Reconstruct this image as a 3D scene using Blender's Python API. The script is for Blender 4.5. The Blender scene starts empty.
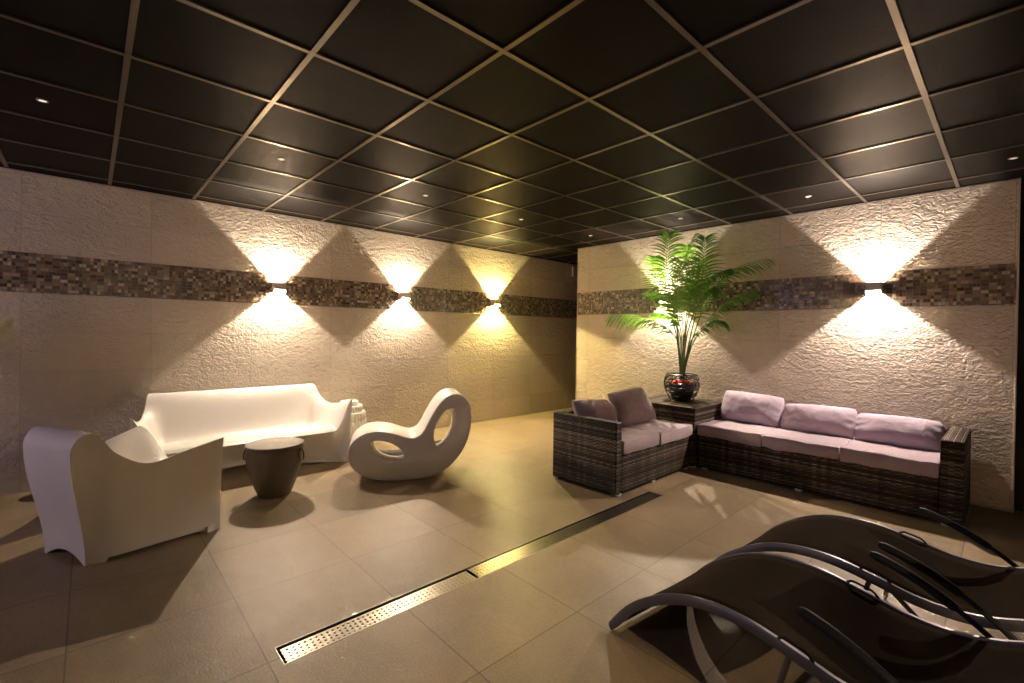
import bpy, bmesh, math, random
from math import sin, cos, pi, radians, sqrt
from mathutils import Vector, Matrix, noise
S = bpy.context.scene
COL = S.collection

# ------------------------------------------------------------------ camera
CAMZ, YAW, PIT, ROL, FPX, CY = 1.326, -.8281, -.0076, .01365, 460.17, 335.67
fw = Vector((sin(YAW) * cos(PIT), cos(YAW) * cos(PIT), sin(PIT)))
rt = Vector((cos(YAW), -sin(YAW), 0))
up = rt.cross(fw)
CR = rt * cos(ROL) + up * sin(ROL)
CU = up * cos(ROL) - rt * sin(ROL)
cam_d = bpy.data.cameras.new('camera')
cam_d.sensor_width = 36
cam_d.lens = FPX / 1024 * 36
cam_d.shift_y = (CY - 341.5) / 1024
cam_d.clip_start = .05
cam = bpy.data.objects.new('camera', cam_d)
COL.objects.link(cam)
m = Matrix.Identity(4)
for i in range(3):
    m[i][0], m[i][1], m[i][2] = CR[i], CU[i], -fw[i]
m[0][3], m[1][3], m[2][3] = 0, 0, CAMZ
cam.matrix_world = m
S.camera = cam

# ------------------------------------------------------------------ world, exposure, render options
w = bpy.data.worlds.new('world')
S.world = w
w.use_nodes = True
w.node_tree.nodes['Background'].inputs[0].default_value = (.02, .018, .02, 1)
w.node_tree.nodes['Background'].inputs[1].default_value = .05
S.view_settings.view_transform = 'Standard'
S.view_settings.look = 'None'
S.view_settings.exposure = 2.86
S.view_settings.gamma = 1
S.view_settings.use_curve_mapping = False
cy = S.cycles
cy.use_denoising = True
cy.denoiser = 'OPENIMAGEDENOISE'
cy.use_adaptive_sampling = False
cy.max_bounces = 8
cy.diffuse_bounces = 5
cy.glossy_bounces = 4
cy.transparent_max_bounces = 8
cy.sample_clamp_indirect = 25
cy.caustics_reflective = False
cy.caustics_refractive = False
cy.blur_glossy = 1.0

# lamp power per wall light (left 1, 2, 3, hidden behind palm, right)
SCONCES = [((-5.302, 1.47), 'x', 14, (1.0, .80, .60)),
           ((-5.302, 2.943), 'x', 13, (1.0, .80, .58)),
           ((-5.302, 4.474), 'x', 18, (1.0, .79, .30)),
           ((-2.86, 5.197), 'y', 14, (1.0, .81, .62)),
           ((-.843, 5.197), 'y', 15, (1.0, .81, .68))]


def area(name, loc, rot, sx, sy, power, color):
    l = bpy.data.lights.new(name, 'AREA')
    l.shape = 'RECTANGLE'
    l.size, l.size_y, l.energy, l.color = sx, sy, power, color
    o = bpy.data.objects.new(name, l)
    COL.objects.link(o)
    o.location, o.rotation_euler = loc, rot
    return o


# cool fill light added out of view behind the camera, for the chair back
area('cool_fill', (-3.9, -3.3, 1.65), (radians(90), 0, 0), 1.4, 1.1, 3.9, (.86, .70, .92))

XW, YW, CH = -5.302, 5.197, 2.549


# ------------------------------------------------------------------ shader helpers
class V:
    """socket wrapper with arithmetic"""
    def __init__(s, t, k): s.t, s.k = t, k
    def op(s, o, *a):
        n = s.t.nodes.new('ShaderNodeMath'); n.operation = o
        for i, x in enumerate((s,) + a):
            if isinstance(x, V): s.t.links.new(x.k, n.inputs[i])
            else: n.inputs[i].default_value = x
        return V(s.t, n.outputs[0])
    def __add__(s, o): return s.op('ADD', o)
    def __sub__(s, o): return s.op('SUBTRACT', o)
    def __mul__(s, o): return s.op('MULTIPLY', o)
    def __truediv__(s, o): return s.op('DIVIDE', o)
    def floor(s): return s.op('FLOOR')
    def frac(s): return s.op('FRACT')
    def abs(s): return s.op('ABSOLUTE')
    def sin(s): return s.op('SINE')
    def lt(s, o): return s.op('LESS_THAN', o)
    def gt(s, o): return s.op('GREATER_THAN', o)
    def min(s, o): return s.op('MINIMUM', o)
    def max(s, o): return s.op('MAXIMUM', o)
    def pow(s, o): return s.op('POWER', o)


class Mat:
    def __init__(s, name, rough=.5, metal=0, spec=.5):
        s.m = bpy.data.materials.new(name)
        s.m.use_nodes = True
        s.t = s.m.node_tree
        s.b = s.t.nodes['Principled BSDF']
        s.b.inputs['Roughness'].default_value = rough
        s.b.inputs['Metallic'].default_value = metal
        s.b.inputs['Specular IOR Level'].default_value = spec
    def n(s, ty, **kw):
        x = s.t.nodes.new('ShaderNode' + ty)
        for k, v in kw.items(): setattr(x, k, v)
        return x
    def xyz(s, which='Object'):
        tc = s.n('TexCoord'); sp = s.n('SeparateXYZ')
        s.t.links.new(tc.outputs[which], sp.inputs[0])
        s.vec = tc.outputs[which]
        return [V(s.t, sp.outputs[i]) for i in range(3)]
    def comb(s, x, y, z=0):
        c = s.n('CombineXYZ')
        for i, a in enumerate((x, y, z)):
            if isinstance(a, V): s.t.links.new(a.k, c.inputs[i])
            else: c.inputs[i].default_value = a
        return c.outputs[0]
    def noise(s, vec, scale, detail=2, rough=.5, dist=0):
        x = s.n('TexNoise'); s.t.links.new(vec, x.inputs['Vector'])
        x.inputs['Scale'].default_value = scale; x.inputs['Detail'].default_value = detail
        x.inputs['Roughness'].default_value = rough; x.inputs['Distortion'].default_value = dist
        return V(s.t, x.outputs[0])
    def white(s, x, y, z=0):
        a = s.n('TexWhiteNoise'); s.t.links.new(s.comb(x, y, z), a.inputs[0])
        return V(s.t, a.outputs[0])
    def mix(s, f, a, b):
        x = s.n('Mix', data_type='RGBA')
        for i, v in ((0, f), (6, a), (7, b)):
            if isinstance(v, V): s.t.links.new(v.k, x.inputs[i])
            elif isinstance(v, bpy.types.NodeSocket): s.t.links.new(v, x.inputs[i])
            elif i == 0: x.inputs[0].default_value = v
            else: x.inputs[i].default_value = (*v, 1)
        return x.outputs[2]
    def ramp(s, f, stops, const=False):
        r = s.n('ValToRGB'); s.t.links.new(f.k, r.inputs[0])
        e = r.color_ramp
        if const: e.interpolation = 'CONSTANT'
        while len(e.elements) < len(stops): e.elements.new(.5)
        for el, (p, c) in zip(e.elements, stops): el.position = p; el.color = (*c, 1)
        return r.outputs[0]
    def color(s, c):
        i = s.b.inputs['Base Color']
        if isinstance(c, tuple): i.default_value = (*c, 1)
        else: s.t.links.new(c, i)
        return s
    def bump(s, h, dist=.01, strength=1):
        x = s.n('Bump'); s.t.links.new(h.k, x.inputs['Height'])
        x.inputs['Distance'].default_value = dist; x.inputs['Strength'].default_value = strength
        s.t.links.new(x.outputs[0], s.b.inputs['Normal'])
        return s
    def rough(s, v): s.t.links.new(v.k, s.b.inputs['Roughness'])


def mottled(name, c1, c2, scale, rough=.5, metal=0, bump=0, spec=.5, bscale=None):
    a = Mat(name, rough, metal, spec); a.xyz()
    n = a.noise(a.vec, scale, 4)
    a.color(a.mix(n, c1, c2))
    if bump: a.bump(a.noise(a.vec, bscale or scale * 6, 3), bump)
    return a.m


# --- split-stone wall tiles: ax = axis running along the wall
def wall_mat(name, ax, off, tone):
    a = Mat(name, .62, 0, .35)
    p = a.xyz(); u, z = p[ax], p[2]
    uu = (u - off) / .813; zz = z / .3175
    iu, iz = uu.floor(), zz.floor()
    fu, fz = uu.frac(), zz.frac()
    du = (fu - .5).abs(); dz = (fz - .5).abs()
    joint = (du.gt(.5 - .0022)).max(dz.gt(.5 - .0045))
    rnd = a.white(iu, iz, 3.3)
    rnd2 = a.white(iu, iz, 7.7)
    vec = a.comb(u * .8, z * 1.6, rnd * 9)
    vec2 = a.comb(u * .9, z * 1.35, rnd * 5)
    big = a.noise(vec, 9, 3, .5, 1.2)
    med = a.noise(vec2, 19, 3, .55, 1.6)
    fine = a.noise(vec2, 75, 2, .5, .6)
    amp = rnd2 * .5 + .7
    h = (big * .6 + med * .9 + fine * .22) * amp - joint * .35
    base = a.mix(rnd * .55 + big * .4, tuple(c * .86 for c in tone), tuple(min(1, c * 1.08) for c in tone))
    a.color(a.mix(joint * .75, base, tuple(c * .62 for c in tone)))
    a.bump(h, .028, .9)
    return a.m


def mosaic_mat(name, ax):
    a = Mat(name, .35, 0, .5)
    p = a.xyz(); u, z = p[ax], p[2]
    s = .0452
    U, Z = u / s, z / (s * .62)
    big = a.white((Z / 2).floor(), (U / 2).floor(), 1.5)   # which 2x2 block is subdivided
    k = big.gt(.62)
    # wide pieces where k, small ones elsewhere
    U2 = U * 2 - U * k; Z2 = Z
    iu, iz = U2.floor(), Z2.floor()
    c = a.white(iu, iz, k)
    col = a.ramp(c, [(0, (.07, .048, .034)), (.22, (.15, .105, .075)), (.42, (.26, .19, .14)), (.62, (.11, .088, .07)),
                     (.74, (.38, .30, .22)), (.86, (.52, .44, .35)), (.94, (.20, .14, .09))], True)
    g = ((U2.frac() - .5).abs().gt(.45)).max((Z2.frac() - .5).abs().gt(.44))
    a.color(a.mix(g, col, (.20, .165, .13)))
    h = a.white(iu, iz, 9.1) * .5 - g * .8
    a.bump(h, .004, .9)
    a.rough(a.white(iu, iz, 4.4) * .4 + .2)
    return a.m


def floor_mat():
    a = Mat('floor_tile', .5, 0, .4)
    x, y, z = a.xyz()
    U, W = (x + 3.17) / .595, (y + .065) / .593
    joint = ((U.frac() - .5).abs().gt(.4952)).max((W.frac() - .5).abs().gt(.4952))
    r = a.white(U.floor(), W.floor(), 2.2)
    n1 = a.noise(a.comb(x, y, r * 4), 3.2, 5, .6, .6)
    n2 = a.noise(a.comb(x, y * 1.7, r * 4), 70, 4, .65, .3)
    n3 = a.noise(a.comb(x, y, r), 14, 4, .6, .5)
    f = n1 * .36 + n2 * .42 + r * .13 + n3 * .1
    c = a.ramp(f, [(.28, (.155, .115, .066)), (.72, (.35, .27, .168))])
    a.color(a.mix(joint * .8, c, (.095, .070, .046)))
    a.bump(n2 * .6 + n3 * .5 - joint * .9, .003, .5)
    a.rough(n3 * .25 + .36)
    return a.m


def ceil_mat():
    a = Mat('ceiling_tile', .5, 0, .05)
    a.xyz()
    n = a.noise(a.vec, 9, 4)
    a.color(a.mix(n, (.0045, .0035, .0028), (.009, .007, .0055)))
    a.bump(a.noise(a.vec, 60, 3), .002, .5)
    return a.m


def wicker_mat(name='wicker', light=1.0):
    a = Mat(name, .55, 0, .18)
    x, y, z = a.xyz()
    g = a.n('NewGeometry'); sp = a.n('SeparateXYZ'); a.t.links.new(g.outputs['Normal'], sp.inputs[0])
    top = V(a.t, sp.outputs[2]).abs().gt(.7)
    u = (x + y) * (top * -1 + 1) + y * top
    v = z * (top * -1 + 1) + x * top
    R, C = v / .0125, u / .034
    ir, ic = R.floor(), C.floor()
    par = (ir / 2).frac() * 2 * pi
    over = ((C * pi) + par).sin()
    prof = (R.frac() * pi).sin()
    h = prof * (over * .5 + .9)
    slow = a.noise(a.comb((u * 2.2), ir * .37, 0), 3, 2)
    band = a.noise(a.comb(0, v * 1.0, 5), 26, 1)
    row = a.white(ir, 3, 1)
    colr = a.white(ic, 8, 2)
    f = band * .62 + row * .40 + colr * .12 + slow * .22 + over * .085 - .17
    c = a.ramp(f, [(.28, (.012, .008, .006)), (.45, (.034, .024, .018)), (.60, (.085, .063, .048)), (.80, (.27, .22, .175))])
    gap = prof.lt(.34)
    a.color(a.mix(gap * .6, c, (.012, .008, .006)))
    a.bump(h, .006, .9)
    return a.m


def fabric_mat(name, c1, c2, wr=9):
    a = Mat(name, .82, 0, .25)
    a.b.inputs['Sheen Weight'].default_value = .25
    x, y, z = a.xyz()
    n = a.noise(a.vec, 5, 3)
    a.color(a.mix(n, c1, c2))
    wrk = a.noise(a.vec, wr, 3, .5, 1.4)
    weave = a.noise(a.vec, 420, 1)
    a.bump(wrk + weave * .02, .010, .6)
    return a.m


def sling_mat():
    a = Mat('sling_mesh', .8, 0, 0)
    x, y, z = a.xyz()
    wv = ((x * 1500).sin() * (y * 1500).sin())
    n = a.noise(a.vec, 3, 2)
    a.color(a.mix(n, (.032, .025, .019), (.046, .036, .028)))
    a.bump(wv * .3 + a.noise(a.vec, 180, 2), .0015, .6)
    return a.m


def grate_mat():
    a = Mat('perforated_steel', .32, 1, .5)
    x, y, z = a.xyz()
    n = a.noise(a.comb(x, y, 0), 40, 3)
    a.color(a.mix(n, (.24, .215, .18), (.34, .31, .26)))
    s = .0235
    fu = (x / s).frac() - .5; fv = (y / s).frac() - .5
    d = fu * fu + fv * fv
    hole = d.lt(.085) * z.gt(-.5)
    tr = a.n('BsdfTransparent'); mx = a.n('MixShader')
    a.t.links.new(hole.k, mx.inputs[0]); a.t.links.new(a.b.outputs[0], mx.inputs[1]); a.t.links.new(tr.outputs[0], mx.inputs[2])
    a.t.links.new(mx.outputs[0], a.t.nodes['Material Output'].inputs[0])
    return a.m


def knit_mat():
    a = Mat('knit_white', .85, 0, .2)
    x, y, z = a.xyz()
    a.color((.80, .76, .68))
    a.bump(a.noise(a.vec, 60, 3), .008, .8)
    return a.m


def plain(name, c, rough=.5, metal=0, spec=.5, v=.1, scale=8, bump=0, bs=None):
    return mottled(name, tuple(k * (1 - v) for k in c), tuple(min(1, k * (1 + v)) for k in c), scale, rough, metal, bump, spec, bs)


def emit_mat(name, col, st):
    a = Mat(name); a.color(col)
    a.b.inputs['Emission Color'].default_value = (*col, 1)
    a.b.inputs['Emission Strength'].default_value = st
    return a.m


M = dict(
    wallL=wall_mat('stone_tile_long', 1, .411, (.70, .61, .51)),
    wallR=wall_mat('stone_tile_right', 0, .0, (.70, .61, .51)),
    mosL=mosaic_mat('mosaic_long', 1), mosR=mosaic_mat('mosaic_right', 0),
    floor=floor_mat(), ceil=ceil_mat(), wicker=wicker_mat(),
    bar=plain('grid_bar_metal', (.19, .165, .13), .28, .9, .5, .06),
    lilac=fabric_mat('lilac_fabric', (.37, .30, .375), (.46, .375, .455)),
    mauve=fabric_mat('seat_fabric', (.32, .255, .30), (.40, .32, .365), 5),
    white=plain('white_plastic', (.72, .695, .655), .42, 0, .5, .02, 3, .0006, 160),
    stool=plain('taupe_ceramic', (.085, .066, .044), .5, 0, .4, .2, 6, .001, 60),
    stooltop=plain('taupe_lid', (.17, .14, .10), .5, 0, .4, .25, 9, .001, 60),
    sling=sling_mat(), rail=plain('grey_metal_rail', (.13, .125, .14), .4, .3, .5, .05),
    black=plain('black_metal', (.012, .012, .013), .4, .1, .5, .1),
    foam=plain('black_foam', (.010, .010, .011), .55, 0, .3, .2, 60, .001, 300),
    grate=grate_mat(), knit=knit_mat(),
    dark=plain('dark_channel', (.010, .008, .006), .7, 0, .2),
    steel=plain('channel_steel', (.30, .28, .25), .4, .9),
    darkwall=plain('dark_trim_shade', (.02, .016, .013), .7, 0, .2),  # dark ceiling trim, and the passage darkness put into colour
    sconce=plain('sconce_metal', (.55, .50, .43), .45, .3, .5, .05),
    spot=emit_mat('ceiling_spot_lens', (1, .85, .7), .12),
    spotrim=plain('spot_rim', (.5, .45, .4), .3, .8),
    leaf=None, stem=plain('palm_stem', (.13, .20, .055), .5, 0, .4, .3, 20),
    wire=plain('black_wire', (.008, .007, .007), .35, 0, .5, .2),
    pebble=plain('red_pebble', (.75, .055, .030), .4, 0, .5, .3, 30),
    pampas=plain('pampas_plume', (.92, .78, .60), .9, 0, .1, .25, 30),
    glaze=plain('sand_ceramic', (.42, .35, .27), .5, 0, .4, .2, 8, .002, 40),
    trim=plain('tile_edge_trim', (.62, .54, .46), .4, .3, .5, .05),
    addedwin=plain('added_window_frame', (.5, .48, .45), .4), foot=plain('silver_foot', (.62, .60, .60), .4, .4),
    whitebox=plain('white_box_plastic', (.75, .72, .66), .5),
)
lf = Mat('palm_leaf', .42, 0, .45); lf.xyz()
lf.color(lf.mix(lf.noise(lf.vec, 7, 3), (.06, .19, .028), (.17, .40, .06)))
lf.b.inputs['Transmission Weight'].default_value = 0
tl = lf.n('BsdfTranslucent'); tl.inputs[0].default_value = (.16, .36, .03, 1)
mxs = lf.n('MixShader'); mxs.inputs[0].default_value = .28
lf.t.links.new(lf.b.outputs[0], mxs.inputs[1]); lf.t.links.new(tl.outputs[0], mxs.inputs[2])
lf.t.links.new(mxs.outputs[0], lf.t.nodes['Material Output'].inputs[0])
M['leaf'] = lf.m


# ------------------------------------------------------------------ mesh helpers
class MB:
    def __init__(s): s.v, s.f = [], []
    def add(s, vs, fs):
        b = len(s.v); s.v += [tuple(v) for v in vs]; s.f += [tuple(b + i for i in f) for f in fs]; return s
    def box(s, x0, x1, y0, y1, z0, z1):
        vs = [(x, y, z) for z in (z0, z1) for y in (y0, y1) for x in (x0, x1)]
        return s.add(vs, [(0, 2, 3, 1), (4, 5, 7, 6), (0, 1, 5, 4), (2, 6, 7, 3), (0, 4, 6, 2), (1, 3, 7, 5)])
    def tube(s, pts, r, n=8, cap=True, rx=None, close=False):
        """r: radius or list; rx: optional second (sideways) radius factor"""
        pts = [Vector(p) for p in pts]; N = len(pts)
        rs = r if isinstance(r, (list, tuple)) else [r] * N
        rings = []; prev = None
        for i, p in enumerate(pts):
            if close: t = pts[(i + 1) % N] - pts[i - 1]
            else: t = pts[min(i + 1, N - 1)] - pts[max(i - 1, 0)]
            t.normalize()
            if prev is None:
                a = Vector((0, 0, 1)) if abs(t.z) < .95 else Vector((1, 0, 0))
                a = (a - t * a.dot(t)).normalized()
            else:
                a = (prev - t * prev.dot(t)).normalized()
            prev = a; b = t.cross(a)
            rings.append([p + (a * cos(2 * pi * k / n) + b * sin(2 * pi * k / n) * (rx or 1)) * rs[i] for k in range(n)])
        vs = [v for rg in rings for v in rg]; fs = []
        for i in range(N if close else N - 1):
            j = (i + 1) % N
            for k in range(n):
                fs.append((i * n + k, i * n + (k + 1) % n, j * n + (k + 1) % n, j * n + k))
        if cap and not close:
            fs.append(tuple(range(n))[::-1]); fs.append(tuple((N - 1) * n + k for k in range(n)))
        return s.add(vs, fs)
    def lathe(s, prof, n=48, c=(0, 0), rib=0, nrib=0):
        vs, fs = [], []
        for r, z in prof:
            for k in range(n):
                a = 2 * pi * k / n
                rr = r * (1 + rib * cos(nrib * a))
                vs.append((c[0] + rr * cos(a), c[1] + rr * sin(a), z))
        for i in range(len(prof) - 1):
            for k in range(n):
                fs.append((i * n + k, i * n + (k + 1) % n, (i + 1) * n + (k + 1) % n, (i + 1) * n + k))
        fs.append(tuple(range(n))[::-1]); fs.append(tuple((len(prof) - 1) * n + k for k in range(n)))
        return s.add(vs, fs)
    def build(s, name, mat, parent=None, bevel=0, smooth=False, seg=2, angle=40, subsurf=0, solid=0):
        me = bpy.data.meshes.new(name)
        me.from_pydata(s.v, [], s.f)
        bm = bmesh.new(); bm.from_mesh(me); bmesh.ops.recalc_face_normals(bm, faces=bm.faces)
        if smooth:
            for f in bm.faces: f.smooth = True
            for e in bm.edges:
                if len(e.link_faces) == 2 and e.calc_face_angle(0) > radians(angle): e.smooth = False
        bm.to_mesh(me); bm.free()
        me.materials.append(mat)
        o = bpy.data.objects.new(name, me); COL.objects.link(o)
        if solid:
            d = o.modifiers.new('solid', 'SOLIDIFY'); d.thickness = solid; d.offset = -1
        if bevel:
            d = o.modifiers.new('bevel', 'BEVEL'); d.width = bevel; d.segments = seg; d.limit_method = 'ANGLE'; d.angle_limit = radians(angle)
            d.harden_normals = False
        if subsurf:
            d = o.modifiers.new('sub', 'SUBSURF'); d.levels = d.render_levels = subsurf
        if parent: o.parent = parent
        return o


def tag(o, label=None, cat=None, group=None, kind=None):
    if label: o['label'] = label
    if cat: o['category'] = cat
    if group: o['group'] = group
    if kind: o['kind'] = kind
    return o


def struct(o): o['kind'] = 'structure'; return o


def empty(name, loc=(0, 0, 0), rz=0):
    o = bpy.data.objects.new(name, None); COL.objects.link(o)
    o.empty_display_size = .05
    o.location = loc; o.rotation_euler = (0, 0, rz); return o


def unproj(px, py, Y):
    d = fw + CR * ((px - 512) / FPX) - CU * ((py - CY) / FPX)
    return Vector((0, 0, CAMZ)) + d * (Y / d.y)


def smooth(t): t = max(0, min(1, t)); return t * t * (3 - 2 * t)


def interp(x, xs, ys):
    if x <= xs[0]: return ys[0]
    for i in range(1, len(xs)):
        if x <= xs[i]:
            f = (x - xs[i - 1]) / (xs[i] - xs[i - 1]); return ys[i - 1] + (ys[i] - ys[i - 1]) * f
    return ys[-1]


def crom(xs, ys, x):
    """Catmull-Rom over knots"""
    n = len(xs)
    if x <= xs[0]: return ys[0]
    if x >= xs[-1]: return ys[-1]
    for i in range(1, n):
        if x <= xs[i]:
            a = i - 1; h = xs[i] - xs[a]; t = (x - xs[a]) / h
            m0 = (ys[i] - ys[a - 1]) / (xs[i] - xs[a - 1]) if a > 0 else (ys[i] - ys[a]) / h
            m1 = (ys[i + 1] - ys[a]) / (xs[i + 1] - xs[a]) if i < n - 1 else (ys[i] - ys[a]) / h
            return (2 * t**3 - 3 * t**2 + 1) * ys[a] + (t**3 - 2 * t**2 + t) * h * m0 + (-2 * t**3 + 3 * t**2) * ys[i] + (t**3 - t**2) * h * m1


# ------------------------------------------------------------------ the room
DX0, DX1, DY0, DY1 = -2.052, -1.930, .575, 3.475     # drain slot
XE, YS, YN = 3.0, -3.5, 9.0                            # far sides of the room
fl = MB()
fl.add([(XW - .2, YS - .2, 0), (XE, YS - .2, 0), (XE, YN, 0), (XW - .2, YN, 0), (DX0, DY0, 0), (DX1, DY0, 0), (DX1, DY1, 0), (DX0, DY1, 0)],
       [(0, 1, 5, 4), (1, 2, 6, 5), (2, 3, 7, 6), (3, 0, 4, 7)])
struct(fl.build('floor', M['floor']))
ce = MB()
ce.add([(XW - .2, YS - .2, CH + .008), (XE, YS - .2, CH + .008), (XE, YN, CH + .008), (XW - .2, YN, CH + .008)], [(3, 2, 1, 0)])
struct(ce.build('ceiling', M['ceil']))
gb = MB()
for j in range(-9, 6):
    x = -2.1202 - .6 * j
    if x < XW + .05 or x > XE: continue
    gb.box(x - .012, x + .012, YS, YN, CH - .001, CH + .012)
for i in range(-7, 14):
    y = .7212 + .6 * i
    if y > YN or y < YS: continue
    gb.box(XW, XE, y - .012, y + .012, CH - .0005, CH + .011)
struct(gb.build('ceiling_grid', M['bar']))
eg = MB()
eg.box(XW, XW + .02, YS, YN, CH - .003, CH + .012)
eg.box(-4.27, .02, YW - .02, YW, CH - .003, CH + .012)
struct(eg.build('trim_1', M['darkwall']))

struct(MB().box(XW - .12, XW, YS, YN, 0, CH + .02).build('wall_left', M['wallL']))
struct(MB().box(XW, XW + .0015, YS, YN, 1.590, 1.905).build('trim_2', M['mosL']))
struct(MB().box(-4.268, .012, YW, YW + .16, 0, CH + .004).build('wall_back', M['wallR']))
struct(MB().box(-4.266, .010, YW - .0015, YW, 1.590, 1.905).build('trim_3', M['mosR']))
struct(MB().box(.012, .022, YW - .006, YW + .165, 0, CH).build('trim_4', M['trim'], bevel=.002))
struct(MB().box(-4.276, -4.268, YW - .005, YW + .165, 0, CH).build('trim_5', M['trim'], bevel=.002))
# passage end behind the partition, walls behind the camera
struct(MB().box(XW, XE, YN - .2, YN - .1, 0, CH + .02).build('wall_far', M['wallR']))
struct(MB().box(XE - .1, XE, YS, YN - .2, 0, CH + .02).build('wall_right', M['wallL']))
wn = MB()   # unseen wall behind the camera, with an added window opening
for a in ((XW, -4.65, 0, CH + .02), (-3.15, XE - .1, 0, CH + .02), (-4.65, -3.15, 0, 1.05), (-4.65, -3.15, 2.25, CH + .02)):
    wn.box(a[0], a[1], YS, YS + .1, a[2], a[3])
struct(wn.build('wall_front', M['wallR']))
wf = MB()
wf.box(-4.65, -3.15, YS + .02, YS + .08, 1.05, 1.10); wf.box(-4.65, -3.15, YS + .02, YS + .08, 2.20, 2.25)
wf.box(-4.65, -4.60, YS + .02, YS + .08, 1.10, 2.20); wf.box(-3.20, -3.15, YS + .02, YS + .08, 1.10, 2.20)
struct(wf.build('added_window_1', M['addedwin']))  # unseen window, added to go with the cool fill light
dr = MB().box(.024, 1.05, YW + .10, YW + .15, 0, CH)
struct(dr.build('dark_panel_1', M['darkwall'], bevel=.003))  # dark panel for the unlit passage, its darkness put into the colour
struct(MB().box(1.05, XE - .1, YW + .1, YW + .2, 0, CH).build('wall_side', M['darkwall']))
sb = MB().box(XW, XW + .035, 6.28, 6.36, 2.33, 2.50)
tag(sb.build('wall_sensor', M['whitebox'], bevel=.008), 'small white sensor box high on the wall of the passage', 'sensor')

# floor drain
D = empty('floor_drain', (DX0, DY0, 0))
tag(D, 'long linear floor drain with perforated steel covers let into the tiles', 'drain')
def rel(o, p): o.parent = p; return o
ch_ = MB()
W_, L_ = DX1 - DX0, DY1 - DY0
ch_.add([(0, 0, 0), (W_, 0, 0), (W_, L_, 0), (0, L_, 0), (0, 0, -.06), (W_, 0, -.06), (W_, L_, -.06), (0, L_, -.06)],
        [(0, 1, 5, 4), (1, 2, 6, 5), (2, 3, 7, 6), (3, 0, 4, 7), (4, 5, 6, 7)])
ch_.build('channel', M['dark'], D)
rm = MB()
rm.box(-.003, 0, -.003, L_ + .003, -.02, .001); rm.box(W_, W_ + .003, -.003, L_ + .003, -.02, .001)
rm.box(0, W_, -.003, 0, -.02, .001); rm.box(0, W_, L_, L_ + .003, -.02, .001)
rm.build('edge_frame', M['steel'], D)
g1 = MB().box(.020, W_ - .001, .012, .965, -.006, -.001); g1.build('drain_cover', M['grate'], D)
g2 = MB().box(.012, W_ - .001, .985, L_ - .01, -.004, .0005); g2.build('drain_cover', M['grate'], D)


# ------------------------------------------------------------------ wall lights
def sconce(p, axis, power, col, label):
    e = empty('wall_light', (p[0], p[1], 1.762), {'x': 0, 'y': -pi / 2, 'nx': pi}[axis])
    tag(e, label, 'wall light', 'up and down wall lights on the mosaic bands')
    hw, hh, d, hf = .056, .050, .104, .026
    b = MB()       # local +x leaves the wall
    b.box(.0042, d, -hw, -hw + .004, -hh, hh); b.box(.0042, d, hw - .004, hw, -hh, hh)
    b.box(d - .004, d, -hw + .004, hw - .004, -hf, hh)
    b.build('housing', M['sconce'], e)
    MB().box(.0042, .008, -hw + .004, hw - .004, -hh * .96, hh * .96).build('back_plate', M['sconce'], e)
    l = bpy.data.lights.new('wall_light_lamp', 'POINT'); l.energy = power * 1.46; l.color = col; l.shadow_soft_size = .003
    lo = bpy.data.objects.new('lamp', l); COL.objects.link(lo); lo.parent = e; lo.location = (.042, 0, -.005)

LB = ['wall light above the long white sofa, leftmost of the three on the left wall',
      'middle of the three wall lights on the left wall, above the rocking chair',
      'yellow-glowing wall light nearest the passage on the left wall',
      'wall light glowing behind the palm fronds on the back wall',
      'wall light above the right half of the three-seat wicker sofa']
for s_, lb in zip(SCONCES, LB): sconce(*s_, lb)
sconce((XE - .1, .9), 'nx', 22, (1.0, .76, .52), 'wall light added as fill on the unseen wall behind the sun loungers, outside the picture')  # added fixture out of view, warm fill for the camera-facing sides


SP = [(-3.6, -.195), (-3.6, 1.016), (-3.62, 2.239), (-3.64, 3.455), (-3.614, 4.635), (-2.402, 4.604), (-1.235, 4.646), (-.019, 4.616)]
SL = ['small round ceiling spotlight in the dark left corner of the ceiling', 'small ceiling spotlight above the long white sofa and side stool',
      'small ceiling spotlight before the middle light of the left wall', 'small ceiling spotlight before the yellow wall light',
      'small ceiling spotlight near the free edge of the back wall', 'small ceiling spotlight straight above the palm',
      'small ceiling spotlight left of the right wall light', 'small ceiling spotlight at the far right end of the back wall']
for (x, y), lb in zip(SP, SL):
    e = empty('ceiling_spotlight', (x, y, CH + .008)); tag(e, lb, 'ceiling light', 'ceiling spotlights')
    MB().lathe([(.026, 0), (.026, -.005), (.021, -.007), (.017, -.004), (.016, 0)], 24).build('trim_ring', M['spotrim'], e, smooth=True)
    MB().lathe([(.016, 0), (.016, -.004), (.008, -.006)], 20).build('lens', M['spot'], e, smooth=True)


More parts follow.
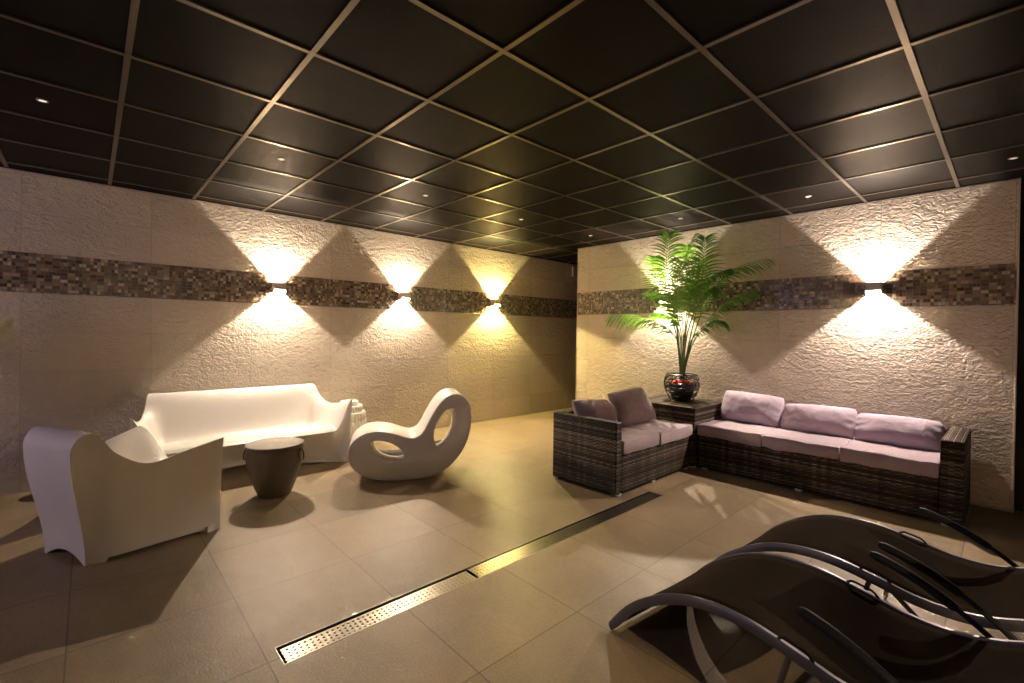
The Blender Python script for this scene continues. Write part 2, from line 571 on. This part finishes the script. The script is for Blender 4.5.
# ------------------------------------------------------------------ scooped white seats
def scoop(name, label, cat, loc, rz, wb, wf_, D_, H, rt_x, rt_y, seat=.36, s0=.45, bulge=0, lean=.07, nu=57, nv=45, roll=.12, rd=.10, front_in=.06, pw=1.6, arch=.035):
    """local: x across, y 0 front .. D back, z up"""
    e = empty(name, loc, rz); tag(e, label, cat)
    top = {}
    mb = MB(); vs = []
    # finer spacing toward the ends
    us = []
    for i in range(nu):
        q = -1 + 2 * i / (nu - 1); us.append(math.copysign(1 - (1 - abs(q))**1.35, q))
    ts = [1 - (1 - j / (nv - 1))**1.5 for j in range(nv)]
    def hw(t): return wb / 2 + (wf_ - wb) / 2 * (1 - t)**.9
    for t in ts:
        R = crom(rt_x, rt_y, t)
        hb = (H - seat) * smooth((t - .46) / .42)**1.15
        Smid = seat - .02 * sin(pi * min(1, t * 1.3))
        drop = 0
        if t > 1 - roll: drop = (1 - sqrt(max(0, 1 - ((t - 1 + roll) / roll)**2))) * rd
        for u in us:
            a = smooth((abs(u) - s0) / (1 - s0))**pw
            
            zc = Smid + hb + 0
            ze = R
            z = zc + (ze - zc) * a
            z -= drop
            # soft rolled front lip of the seat
            if t < .1: z -= .03 * (1 - t / .1)**2 * (1 - a)
            vs.append((u * hw(t), t * D_ - bulge * (1 - u * u) * (1 - t)**1.5, z))
    fs = []
    for j in range(nv - 1):
        for i in range(nu - 1):
            a = j * nu + i; fs.append((a, a + 1, a + nu + 1, a + nu))
    per = [i for i in range(nu)] + [j * nu + nu - 1 for j in range(1, nv)] + [(nv - 1) * nu + i for i in range(nu - 2, -1, -1)] + [j * nu for j in range(nv - 2, 0, -1)]
    def base(ix):
        j, i = divmod(ix, nu); x, y, z = vs[ix]; u, t = us[i], ts[j]
        bx, by = x, y
        by -= lean * smooth((t - .72) / .28)
        if j == nv - 1: pass
        # front wall leans inward between the legs
        by += front_in * (1 - t)**8 * (1 - abs(u)**6)
        bx -= math.copysign(.03, u) * abs(u)**8 * 1.0
        zb = 0
        if j == 0: zb = max(0, arch * 1.3 * (1 - (abs(u) / .9)**4)) if abs(u) < .9 else 0
        elif j == nv - 1: zb = max(0, arch * 1.6 * (1 - (abs(u) / .8)**2)) if abs(u) < .8 else 0
        else:
            zb = .022 if .13 < t < .80 else 0
        return bx, by, zb
    K = 9; n = len(per); rings = [per]
    for k in range(1, K + 1):
        f = k / K; ring = []
        for ix in per:
            x, y, z = vs[ix]; bx, by, zb = base(ix)
            e1 = smooth(f)
            if ix // nu == 0: e1 = sin(f * pi / 2)**.8
            vs.append((x + (bx - x) * e1, y + (by - y) * e1, z + (zb - z) * f)); ring.append(len(vs) - 1)
        rings.append(ring)
    for a, b in zip(rings, rings[1:]):
        for k in range(n): fs.append((a[k], a[(k + 1) % n], b[(k + 1) % n], b[k]))
    c = len(vs); vs.append((0, D_ * .5, .05))
    for k in range(n): fs.append((rings[-1][k], rings[-1][(k + 1) % n], c))
    mb.add(vs, fs)
    mb.build('shell', M['white'], e, smooth=True, angle=48, bevel=.007, seg=3)
    fb = MB()
    for sx in (-1, 1):
        for yy, ww in ((.03, wf_), (D_ - lean - .10, wb)):
            x0 = sx * (ww / 2 - .085)
            fb.box(min(x0, x0 + sx * .05), max(x0, x0 + sx * .045), yy + .0, yy + .05, 0, .04)
    for k in range(4):
        s_ = MB(); s_.v = fb.v[k * 8:(k + 1) * 8]; s_.f = fb.f[:6]; s_.build('foot', M['white'], e)
    return e


RX = [0, .28, .55, .75, .83, .89, 1]
# armchair: faces away from the camera towards the sofa
f_dir = math.atan2(.9, -.44)                     # heading of its front
mid_b = Vector(((-3.43 - 3.817) / 2, (-.018 - .207) / 2))
Dc = .71
fx, fy = cos(f_dir), sin(f_dir)
# local -y is the front: rz so that (0,-1) -> (fx,fy)
rzc = f_dir + pi / 2
scoop('armchair', 'white moulded armchair with a rolled back, its back to the left edge of the picture', 'armchair',
      (mid_b.x + fx * (Dc - .07), mid_b.y + fy * (Dc - .07), 0), rzc, .46, .88, Dc, .742, RX, [.607, .563, .526, .615, .705, .742, .742],
      seat=.37, s0=.20, bulge=.06, lean=.085, nu=49, pw=1.1, roll=.13, rd=.10)
scoop('sofa', 'long white moulded sofa with a high back against the left wall', 'sofa',
      (-4.5, 1.092, 0), pi / 2, 1.37, 1.74, .74, .732, RX, [.635, .572, .56, .63, .705, .732, .732],
      seat=.355, s0=.78, bulge=0, lean=.05, nu=91, front_in=.20, pw=1.3, roll=.06, rd=.04, arch=.07)

# ------------------------------------------------------------------ rocking chair
RO = [[-0.447, 0.249], [-0.431, 0.166], [-0.376, 0.097], [-0.289, 0.041], [-0.178, 0.013], [-0.065, 0.001], [0.082, 0.0], [0.200, 0.004], [0.283, 0.017], [0.368, 0.050], [0.453, 0.112], [0.539, 0.208], [0.599, 0.327], [0.628, 0.448], [0.631, 0.571], [0.618, 0.659], [0.576, 0.721], [0.523, 0.752], [0.462, 0.759], [0.394, 0.734], [0.334, 0.676], [0.284, 0.6], [0.235, 0.508], [0.194, 0.424], [0.144, 0.38], [0.086, 0.37], [0.02, 0.39], [-0.07, 0.424], [-0.167, 0.445], [-0.254, 0.444], [-0.332, 0.423], [-0.402, 0.369], [-0.437, 0.314]]
RH1 = [[-0.264, 0.321], [-0.253, 0.353], [-0.206, 0.364], [-0.134, 0.355], [-0.061, 0.323], [0.005, 0.273], [0.03, 0.221], [0.014, 0.191], [-0.035, 0.182], [-0.116, 0.196], [-0.188, 0.225], [-0.241, 0.27]]
RH2 = [[0.287, 0.36], [0.291, 0.428], [0.319, 0.513], [0.37, 0.588], [0.429, 0.626], [0.473, 0.614], [0.491, 0.567], [0.483, 0.481], [0.45, 0.395], [0.399, 0.32], [0.348, 0.283], [0.31, 0.293]]


def chaikin(p, n):
    for _ in range(n):
        q = []
        for i in range(len(p)):
            a, b = p[i], p[(i + 1) % len(p)]
            q += [[a[0] * .75 + b[0] * .25, a[1] * .75 + b[1] * .25], [a[0] * .25 + b[0] * .75, a[1] * .25 + b[1] * .75]]
        p = q
    return p


def rocker():
    cu = bpy.data.curves.new('rocking_chair', 'CURVE'); cu.dimensions = '2D'; cu.fill_mode = 'BOTH'
    for P_ in (RO, RH1, RH2):
        P2 = chaikin(P_, 2)
        sp = cu.splines.new('POLY'); sp.points.add(len(P2) - 1); sp.use_cyclic_u = True
        for k, q in enumerate(P2): sp.points[k].co = (q[0], q[1], 0, 1)
    cu.extrude = .235 - .013; cu.bevel_depth = .013; cu.bevel_resolution = 3; cu.offset = -.013
    tmp = bpy.data.objects.new('tmp', cu); COL.objects.link(tmp)
    dg = bpy.context.evaluated_depsgraph_get()
    me = bpy.data.meshes.new_from_object(tmp.evaluated_get(dg))
    bpy.data.objects.remove(tmp)
    bm = bmesh.new(); bm.from_mesh(me)
    bmesh.ops.remove_doubles(bm, verts=bm.verts, dist=.0004)
    bmesh.ops.recalc_face_normals(bm, faces=bm.faces)
    for f in bm.faces: f.smooth = len(f.verts) > 3 or True
    for e in bm.edges:
        if len(e.link_faces) == 2 and e.calc_face_angle(0) > radians(35): e.smooth = False
    # the oval holes flare towards the far side of the shell
    for v in bm.verts:
        if v.co.z < 0 and min(min((v.co.x - q[0])**2 + (v.co.y - q[1])**2 for q in H) for H in (chaikin(RH1, 2), chaikin(RH2, 2))) < .025**2:
            v.co.y -= .085; v.co.x += .025
    zmin = min(v.co.y for v in bm.verts)
    for v in bm.verts: v.co.y -= zmin
    bm.to_mesh(me); bm.free()
    me.materials.clear(); me.materials.append(M['white'])
    o = bpy.data.objects.new('rocking_chair', me); COL.objects.link(o)
    a = radians(27)
    d = Vector((sin(a), cos(a), 0)); n = Vector((cos(a), -sin(a), 0))
    # local x -> d, local y -> z, local z -> n
    mm = Matrix.Identity(4)
    c = Vector((-3.643, 2.03, 0)) - n * .235
    for i in range(3): mm[i][0], mm[i][1], mm[i][2], mm[i][3] = d[i], (0, 0, 1)[i], n[i], c[i]
    o.matrix_world = mm
    tag(o, 'white moulded rocking chair of two loops with oval holes', 'rocking chair')


rocker()

# ------------------------------------------------------------------ stool
st = empty('side_stool', (-3.99, 1.10, 0)); tag(st, 'dark taupe drum stool with ring handles in front of the white sofa', 'stool')
MB().lathe([(.105, 0), (.118, .004), (.128, .03), (.155, .10), (.182, .18), (.201, .26), (.209, .33), (.211, .385), (.211, .392), (.206, .397)], 64).build('body', M['stool'], st, smooth=True)
MB().lathe([(.210, .397), (.213, .401), (.213, .408), (.208, .413), (.17, .415), (.165, .413), (.05, .413)], 64).build('lid', M['stooltop'], st, smooth=True)
for ang in (YAW * 0 + math.atan2(-.737, -.677) + .1, math.atan2(.737, .677) - .1):
    rg = MB(); cx, cyy = .212 * cos(ang), .212 * sin(ang)
    tx, ty = -sin(ang), cos(ang)
    pts = []
    for k in range(20):
        a = 2 * pi * k / 20
        pts.append((cx + tx * .034 * cos(a) + cos(ang) * (.008 + .004 * (1 - sin(a))), cyy + ty * .034 * cos(a) + sin(ang) * (.008 + .004 * (1 - sin(a))), .325 + .044 * sin(a)))
    rg.tube(pts, .0055, 8, close=True)
    h = rg.build('ring_handle', M['stool'], st, smooth=True)
    bk = MB().tube([(cx - cos(ang) * .012, cyy - sin(ang) * .012, .368), (cx + cos(ang) * .014, cyy + sin(ang) * .014, .368)], .011, 12)
    bk.build('handle_mount', M['stool'], h, smooth=True)

# ------------------------------------------------------------------ knit pouf at the end of the white sofa
pf = [(.150, 0)]
tiers = [(.190, .0, .20), (.188, .20, .33), (.175, .33, .42), (.140, .42, .49), (.095, .49, .535)]
for r, z0, z1 in tiers:
    for k in range(6):
        f = k / 5; pf.append((r * (.90 + .12 * sin(pi * (.15 + .75 * f))), z0 + (z1 - z0) * f + .001 * k))
pf += [(.05, .545), (.02, .550)]
po = MB().lathe(pf, 180, (0, 0), .022, 30).build('pouf', M['knit'], smooth=True, angle=80)
po.location = (-4.98, 2.13, 0)
tag(po, 'white ribbed and tiered knit pouf behind the right end of the long white sofa', 'pouf')

# ------------------------------------------------------------------ pampas grass at the left edge
vz = empty('floor_vase', (-4.9, -.86, 0)); tag(vz, 'sand-coloured floor vase beside the left wall outside the picture edge', 'vase')
MB().lathe([(.09, 0), (.12, .02), (.16, .20), (.15, .38), (.085, .52), (.06, .58), (.075, .62), (.06, .62), (.05, .56)], 40).build('vase_body', M['glaze'], vz, smooth=True)
random.seed(5)
pg = empty('pampas_grass', (-4.9, -.86, .3)); tag(pg, 'fluffy beige pampas grass plume reaching in at the left edge', 'dried grass')
for k, tip in enumerate([(-4.88, -.43, 1.36), (-4.98, -.72, 1.50), (-4.82, -.95, 1.45), (-5.0, -1.05, 1.34)]):
    tip = Vector(tip) - Vector((-4.9, -.86, .3))
    pts = [Vector((0, 0, 0)).lerp(Vector((tip.x * .25, tip.y * .25, tip.z * .55)), q / 5) for q in range(5)]
    b0 = pts[-1]
    for q in range(1, 8):
        f = q / 7; pts.append(b0.lerp(tip, f) + Vector((0, 0, .07 * sin(pi * f))))
    MB().tube(pts, .004, 6).build('stalk', M['pampas'], pg, smooth=True)
    fm = MB(); d0 = (pts[-1] - pts[-5]).normalized()
    for q in range(3600 if k == 0 else 1200):
        f = random.random(); c = b0.lerp(tip, f) + Vector((0, 0, .07 * sin(pi * f)))
        rv = Vector((random.gauss(0, 1), random.gauss(0, 1), random.gauss(0, 1))).normalized()
        L = random.uniform(.09, .16) * (.35 + .9 * sin(pi * min(1, f * .9 + .1)))
        en = c + rv * L * .8 + d0 * L * .6 - Vector((0, 0, L * .2))
        sd = rv.cross(d0).normalized() * .0045
        fm.add([c - sd, c + sd, en], [(0, 1, 2)])
    fm.build('plume', M['pampas'], pg)


# ------------------------------------------------------------------ wicker lounge set
def wbox(mb, x0, x1, y0, y1, z0, z1): return mb.box(x0, x1, y0, y1, z0, z1)


def setpos(o, root):   # parts are authored in world space; move them into the root's frame
    o.parent = root; o.matrix_parent_inverse = Matrix.Translation(-root.location)
    return o


def wk(name, root, dims, bevel=.012):
    o = MB().box(*dims).build(name, M['wicker'], None, bevel=bevel, seg=3, smooth=False)
    return setpos(o, root)


def feet(root, pts):
    for x, y in pts:
        setpos(MB().box(x - .028, x + .028, y - .028, y + .028, 0, .022).build('foot', M['foot'], None, bevel=.004), root)


LS = empty('wicker_loveseat', (-2.5, 3.75, 0)); tag(LS, 'two-seat brown wicker sofa section standing left of the corner table', 'sofa')
wk('armrest', LS, (-2.835, -2.145, 3.125, 3.205, .018, .605))
wk('base', LS, (-2.760, -2.150, 3.2055, 4.385, .018, .325))
wk('backrest', LS, (-2.835, -2.765, 3.2055, 4.385, .018, .600))
feet(LS, [(-2.80, 3.16), (-2.18, 3.19), (-2.18, 3.72), (-2.18, 4.33), (-2.80, 4.33)])
CT = empty('corner_table', (-2.47, 4.77, 0)); tag(CT, 'square wicker corner table carrying the potted palm', 'table')
wk('body', CT, (-2.83, -2.115, 4.405, 5.135, .018, .575))
wk('tabletop', CT, (-2.838, -2.105, 4.395, 5.140, .5755, .600), .008)
feet(CT, [(-2.15, 4.44), (-2.79, 4.44), (-2.79, 5.10), (-2.15, 5.10)])
SF = empty('wicker_sofa', (-1.2, 4.8, 0)); tag(SF, 'three-seat brown wicker sofa with one armrest along the back wall', 'sofa')
wk('base', SF, (-2.103, -.3405, 4.455, 5.104, .018, .325))
wk('backrest', SF, (-2.103, -.3405, 5.105, 5.188, .018, .595))
wk('armrest', SF, (-.340, -.215, 4.445, 5.190, .018, .608))
feet(SF, [(-2.04, 4.49), (-1.22, 4.485), (-.30, 4.48), (-.25, 5.1), (-2.04, 5.1)])


def cushion(name, cx, cy_, z, sx, sy, th, label, cat, group, mat, seed, rot=None, pinch=.0, puff=.0, nx=34, ny=26, ruff=0):
    """soft box cushion: two grids joined on the rim"""
    rnd = random.Random(seed); off = Vector((seed * 7.3, seed * 3.1, 0))
    vs, fs = [], []
    def pt(i, j, side):
        u = -1 + 2 * i / nx; v = -1 + 2 * j / ny
        if not pinch: u = math.copysign(1 - (1 - abs(u))**1.9, u); v = math.copysign(1 - (1 - abs(v))**1.9, v)
        # squircle in plan
        e = 1 - .07 * abs(u * v)**3
        px_ = u * sx / 2 * (e if pinch else 1)
        py_ = v * sy / 2 * (e if pinch else 1)
        p = 22 if not pinch else 3.0
        q = max(0, 1 - abs(u)**p)**(1 / p if not pinch else .75) * max(0, 1 - abs(v)**p)**(1 / p if not pinch else .75)
        h = th / 2 * q
        nz = noise.noise(Vector((px_ * 6, py_ * 6, side * 2.0)) + off) * .012 + noise.noise(Vector((px_ * 17, py_ * 17, side)) + off) * .005
        if ruff: nz += ruff * sin(py_ * 95 + noise.noise(Vector((px_ * 9, py_ * 9, 0)) + off) * 5) * max(0, abs(u) - .72) / .28
        h = h + nz * min(1, q * 2.2) + puff * max(0, (1 - u * u) * (1 - v * v)) * (1 if side > 0 else .2)
        if ruff and q < .02: h = ruff * 1.5 * sin(py_ * 95 + 1) * (abs(u) > .99)
        return (px_, py_, side * h)
    for side in (1, -1):
        for j in range(ny + 1):
            for i in range(nx + 1): vs.append(pt(i, j, side))
    n1 = (nx + 1) * (ny + 1)
    for s_ in (0, 1):
        for j in range(ny):
            for i in range(nx):
                a = s_ * n1 + j * (nx + 1) + i; f = (a, a + 1, a + nx + 2, a + nx + 1)
                fs.append(f if s_ == 0 else f[::-1])
    mb = MB(); mb.add(vs, fs)
    me = bpy.data.meshes.new(name); me.from_pydata(mb.v, [], mb.f)
    bm = bmesh.new(); bm.from_mesh(me); bmesh.ops.remove_doubles(bm, verts=bm.verts, dist=.0006)
    # close any open rim
    bd = [e for e in bm.edges if len(e.link_faces) == 1]
    if bd: bmesh.ops.remove_doubles(bm, verts=list({v for e in bd for v in e.verts}), dist=.02)
    bmesh.ops.recalc_face_normals(bm, faces=bm.faces)
    for f in bm.faces: f.smooth = True
    bm.to_mesh(me); bm.free(); me.materials.append(mat)
    o = bpy.data.objects.new(name, me); COL.objects.link(o)
    o.location = (cx, cy_, z)
    if rot: o.rotation_euler = rot
    tag(o, label, cat, group)
    return o


G1 = 'lilac-grey seat cushions of the wicker set'
CT_ = .125
def seatc(x0, x1, y0, y1, lb, seed, z=.3255):
    return cushion('seat_cushion', (x0 + x1) / 2, (y0 + y1) / 2, z + CT_ / 2 - .004, x1 - x0, y1 - y0, CT_ - .012, lb, 'cushion', G1, M['mauve'], seed)
seatc(-2.755, -2.135, 3.215, 3.775, 'seat cushion on the two-seat section next to its armrest', 1)
seatc(-2.755, -2.125, 3.785, 4.385, 'seat cushion on the two-seat section next to the corner table', 2)
seatc(-2.101, -1.512, 4.435, 5.05, 'seat cushion of the three-seat sofa next to the corner table', 3)
seatc(-1.508, -.932, 4.435, 5.05, 'middle seat cushion of the three-seat sofa', 4)
seatc(-.928, -.343, 4.435, 5.05, 'seat cushion of the three-seat sofa next to its armrest', 5)
G2 = 'lilac throw pillows of the wicker set'
R_ = radians
# back pillows: local x = width, local y = height, local z = thickness
cushion('throw_pillow', -2.64, 3.50, .564, .56, .32, .19, 'darker mauve pillow leaning by the near armrest of the two-seat section', 'pillow', G2, M['mauve'], 11, (R_(58), R_(4), R_(90)), .12)
cushion('throw_pillow', -2.60, 4.05, .594, .52, .385, .19, 'mauve pillow turned askew on the two-seat section beside the corner table', 'pillow', G2, M['mauve'], 12, (R_(58), R_(-6), R_(80)), .12)
cushion('throw_pillow', -1.79, 4.955, .586, .59, .32, .19, 'lilac pillow standing on the three-seat sofa next to the corner table', 'pillow', G2, M['lilac'], 13, (R_(70), R_(2), 0), .10, ruff=.004)
cushion('throw_pillow', -1.21, 4.94, .560, .60, .285, .20, 'lilac pillow in the middle of the three-seat sofa', 'pillow', G2, M['lilac'], 14, (R_(62), R_(-2), R_(-1)), .10, ruff=.006)
cushion('throw_pillow', -.640, 4.93, .550, .575, .27, .20, 'lilac pillow with ruffled edges next to the armrest of the three-seat sofa', 'pillow', G2, M['lilac'], 15, (R_(58), R_(0), R_(0)), .08, ruff=.006)

# ------------------------------------------------------------------ potted palm
PX, PY, PZ = -2.46, 4.80, .601
pot = empty('potted_palm', (PX, PY, PZ)); tag(pot, 'green areca palm in a black wire bowl on the wicker corner table', 'plant')
R0 = .185
prof = [(.60, 0), (.72, .03), (.88, .09), (.99, .15), (1.0, .20), (.95, .25), (.88, .285)]
bowl = MB()
rr = random.Random(3)
def bowl_r(z): return R0 * interp(z, [p[1] for p in prof], [p[0] for p in prof])
for k in range(26):
    a0 = rr.random() * 2 * pi; sl = rr.uniform(-3, 3); z0 = rr.uniform(0, .1)
    pts = []
    for q in range(16):
        f = q / 15; z = .005 + .275 * f; a = a0 + sl * f + .25 * sin(f * 9 + k)
        pts.append(((bowl_r(z)) * cos(a), bowl_r(z) * sin(a), z))
    bowl.tube(pts, .0032, 5)
for k in range(14):
    zc = rr.uniform(.02, .26); ph = rr.random() * 6; pts = []
    for q in range(40):
        a = 2 * pi * q / 40; z = min(.28, max(.006, zc + .025 * sin(a * 2 + ph)))
        pts.append((bowl_r(z) * 1.01 * cos(a), bowl_r(z) * 1.01 * sin(a), z))
    bowl.tube(pts, .0030, 5, close=True)
bw = bowl.build('wire_bowl', M['wire'], pot, smooth=True)
for z in (.004, .285):
    MB().tube([(bowl_r(z) * cos(2 * pi * q / 48), bowl_r(z) * sin(2 * pi * q / 48), z + .002) for q in range(48)], .006, 8, close=True).build('rim' if z > .1 else 'base_ring', M['wire'], bw, smooth=True)
MB().lathe([(.08, .003), (.10, .02), (.125, .08), (.135, .15), (.135, .19), (.128, .19), (.125, .175)], 40).build('inner_pot', M['wire'], pot, smooth=True)
pb = MB()
for k in range(46):
    a, r = rr.random() * 2 * pi, sqrt(rr.random()) * .115
    c = Vector((r * cos(a), r * sin(a), .185 + rr.random() * .035)); s_ = rr.uniform(.012, .022)
    vs, fs = [], []
    for i in range(5):
        for j in range(8):
            th, ph = pi * i / 4, 2 * pi * j / 8
            vs.append(c + Vector((sin(th) * cos(ph), sin(th) * sin(ph), cos(th) * .7)) * s_)
    for i in range(4):
        for j in range(8): fs.append((i * 8 + j, i * 8 + (j + 1) % 8, (i + 1) * 8 + (j + 1) % 8, (i + 1) * 8 + j))
    pb.add(vs, fs)
tag(pb.build('red_pebbles', M['pebble'], pot, smooth=True), 'bright red pebbles', kind='stuff')


def ZP(zx, zy, Y): return unproj(590 + zx / 3.415, 220 + zy / 3.415, Y)


# frond: list of (x, y) on a 3.415x enlargement with the wall distance of its tip, start of the leaflets, leaflet length
FR = [([(312, 520), (303, 430), (278, 385), (225, 345), (150, 320), (75, 322)], 4.62, .38, .34),
      ([(314, 520), (300, 400), (278, 270), (262, 150), (268, 50)], 4.70, .40, .25),
      ([(318, 520), (318, 400), (312, 280), (318, 160), (352, 60)], 4.78, .42, .25),
      ([(320, 520), (338, 420), (365, 300), (385, 170), (392, 62)], 4.70, .40, .24),
      ([(322, 520), (352, 400), (405, 270), (480, 175), (600, 132)], 4.98, .40, .25),
      ([(320, 520), (348, 430), (405, 340), (470, 275), (550, 238)], 4.92, .42, .22),
      ([(320, 520), (340, 430), (375, 375), (420, 345), (455, 345)], 4.90, .36, .20),
      ([(314, 520), (302, 400), (280, 310), (240, 255), (198, 240)], 4.90, .40, .20),
      ([(312, 520), (296, 400), (262, 290), (232, 200), (222, 130)], 4.95, .45, .22),
      ([(318, 520), (312, 400), (298, 330), (296, 250), (300, 175)], 4.30, .42, .20),
      ([(316, 520), (322, 400), (345, 260), (420, 190), (480, 165)], 4.60, .46, .20),
      ([(316, 520), (310, 420), (290, 350), (250, 320), (215, 318)], 4.88, .42, .17),
      ([(318, 520), (328, 380), (350, 250), (345, 150), (330, 90)], 4.96, .45, .24),
      ([(319, 520), (330, 400), (372, 280), (420, 230), (440, 240)], 4.45, .5, .18)]
base_w = Vector((PX, PY, PZ + .17))


def cr3(P, t):
    n = len(P) - 1; x = t * n; i = min(int(x), n - 1); f = x - i
    p0, p1, p2, p3 = P[max(0, i - 1)], P[i], P[i + 1], P[min(n, i + 2)]
    return .5 * ((2 * p1) + (p2 - p0) * f + (2 * p0 - 5 * p1 + 4 * p2 - p3) * f * f + (3 * p1 - p0 - 3 * p2 + p3) * f**3)


for k, (pp, Yt, st0, LL) in enumerate(FR):
    rn = random.Random(40 + k); n = len(pp) - 1
    W = []
    for i, (a, b) in enumerate(pp):
        f = (i / n)**1.5; W.append(ZP(a, b, PY + (Yt - PY) * f) - Vector((PX, PY, PZ)))
    W[0] = Vector((rn.uniform(-.02, .02), rn.uniform(-.02, .02), .16))
    N = 36; sp = [cr3(W, i / N) for i in range(N + 1)]
    MB().tube(sp, [.0085 * (1 - .8 * i / N) for i in range(N + 1)], 6).build('stem', M['stem'], pot, smooth=True)
    lm = MB()
    NL = 28
    for q in range(NL):
        f = st0 + (1 - st0) * (q + .5) / NL
        p = cr3(W, f); tg = (cr3(W, min(1, f + .02)) - cr3(W, f - .02)).normalized()
        upv = Vector((0, 0, 1)); sd = tg.cross(upv)
        if sd.length < .25: sd = (sd + CR * .6)
        sd = (sd.normalized() + CR * (.5 if tg.z > .7 else 0)).normalized()
        sd = (sd - tg * sd.dot(tg)).normalized()
        nr = sd.cross(tg)
        prog = (q + .5) / NL
        L0 = LL * (.45 + .75 * sin(pi * (.12 + .80 * prog))) * .88
        for sg in (-1, 1):
            L = L0 * rn.uniform(.85, 1.1)
            fwd = .75 + prog * .6 + rn.uniform(-.1, .1)
            flat = sqrt(max(0, 1 - tg.z * tg.z))
            d = (sd * sg * (1 - .45 * flat) + tg * fwd + nr * .12 - Vector((0, 0, .50 * flat * prog**.3))).normalized()
            wv = d.cross(nr).normalized() * .0098
            pts = []; c = p.copy(); dd = d.copy()
            seg = 5
            for s_ in range(seg + 1):
                wd = (0.35, 1, 1, .85, .55, .05)[s_]
                pts += [c - wv * wd + nr * .002, c + wv * wd + nr * .002]
                dd = (dd + Vector((0, 0, -.16 - .10 * rn.random()))).normalized(); c = c + dd * L / seg
                if c.y + PY > YW - .02: c.y = YW - .02 - PY
            fs = [(2 * s_, 2 * s_ + 1, 2 * s_ + 3, 2 * s_ + 2) for s_ in range(seg)]
            lm.add(pts, fs)
    lm.build('frond', M['leaf'], pot)

# ------------------------------------------------------------------ sun loungers
LK = [0, .1, .2, .32, .45, .6, .75, .9, 1.05, 1.2, 1.35, 1.5, 1.66]
LZ = [.010, .135, .218, .288, .328, .338, .318, .292, .300, .355, .46, .60, .76]
LWd = .595


def lz(s): return crom(LK, LZ, s)


def lounger(x, y, a, label):
    r = empty('sun_lounger', (x, y, 0), -a); tag(r, label, 'sun lounger', 'dark sling sun loungers')
    N = 70; ss = [1.66 * i / N for i in range(N + 1)]
    def off(s, d):
        t = Vector((.01, lz(s + .005) - lz(s - .005))); t.normalize(); return s - t.y * d, lz(s) + t.x * d
    # sling
    mb = MB(); nw = 10; vs = []; fs = []
    for s in ss:
        for k in range(nw + 1):
            f = k / nw; sag = -.018 * sin(pi * f) * min(1, s * 4)
            xs, zs = off(s, .010 + sag); vs.append((xs, .012 + (LWd - .024) * f, max(.004, zs)))
    for i in range(N):
        for k in range(nw):
            b = i * (nw + 1) + k; fs.append((b, b + 1, b + nw + 2, b + nw + 1))
    mb.add(vs, fs).build('sling', M['sling'], r, smooth=True, solid=.004, angle=80)
    for yy in (0.0, LWd):
        rl = MB(); vs = []; fs = []
        hy, hz = .011, .019
        sec = [(-hy, -hz * .6), (-hy * .6, -hz), (hy * .6, -hz), (hy, -hz * .6), (hy, hz * .6), (hy * .6, hz), (-hy * .6, hz), (-hy, hz * .6)]
        for s in ss:
            for (a_, b_) in sec:
                xs, zs = off(s, b_); vs.append((xs, yy + a_, max(.001, zs)))
        m_ = len(sec)
        for i in range(N):
            for k in range(m_): fs.append((i * m_ + k, i * m_ + (k + 1) % m_, (i + 1) * m_ + (k + 1) % m_, (i + 1) * m_ + k))
        fs += [tuple(range(m_)), tuple(N * m_ + k for k in range(m_))]
        rail = rl.add(vs, fs).build('side_rail', M['rail'], r, smooth=True, angle=50)
        # arched bracket over the hinge
        ap = []
        for q in range(13):
            f = q / 12; s = .695 + .12 * f; ap.append((s, yy, lz(s) + .010 + .022 * min(1, sin(pi * f) * 1.6)))
        MB().tube(ap, .0045, 6).build('hinge_loop', M['black'], rail, smooth=True)
    for s, nm in ((0.012, 'foot_bar'), (1.65, 'head_bar')):
        MB().tube([(s, .01, max(.014, lz(s))), (s, LWd - .01, max(.014, lz(s)))], .011, 10).build(nm, M['rail'], r, smooth=True)
    # legs: two hoops carrying the frame
    for s0_, s1_ in ((.735, .66), (.80, 1.12)):
        pts = [(s0_, .016, lz(s0_) - .012), ((s0_ * .5 + s1_ * .5), .018, lz(s0_) * .5), (s1_, .02, .03), (s1_, .035, .012), (s1_, .06, .010),
               (s1_, LWd - .06, .010), (s1_, LWd - .035, .012), (s1_, LWd - .02, .03), ((s0_ * .5 + s1_ * .5), LWd - .018, lz(s0_) * .5), (s0_, LWd - .016, lz(s0_) - .012)]
        MB().tube(pts, .0095, 8).build('leg', M['rail'], r, smooth=True)
    # curved armrests with foam grips
    for yy in (-.022, LWd + .022):
        AK = [(.775, .478), (.84, .462), (.92, .433), (1.0, .393), (1.07, .35), (1.13, .305), (1.18, .255), (1.22, .20), (1.25, .12)]
        kx = [p[0] for p in AK]; kz = [p[1] for p in AK]
        pts = [(.775 + (1.25 - .775) * q / 24, yy, crom(kx, kz, .775 + (1.25 - .775) * q / 24)) for q in range(25)]
        pts.append((1.26, yy, .010))
        arm = MB().tube(pts, .010, 8).build('armrest', M['black'], r, smooth=True)
        gp = [(.772 + .245 * q / 14, yy, crom(kx, kz, .772 + .245 * q / 14)) for q in range(15)]
        MB().tube(gp, [.010] + [.0165] * 13 + [.014], 12).build('grip', M['foam'], arm, smooth=True)
    return r


lounger(-1.202, 1.733, .113, 'dark grey sling sun lounger nearest the camera, at the bottom right corner')
lounger(-1.127, 2.478, .090, 'dark grey sling sun lounger behind the nearest one, close to the wicker sofa')
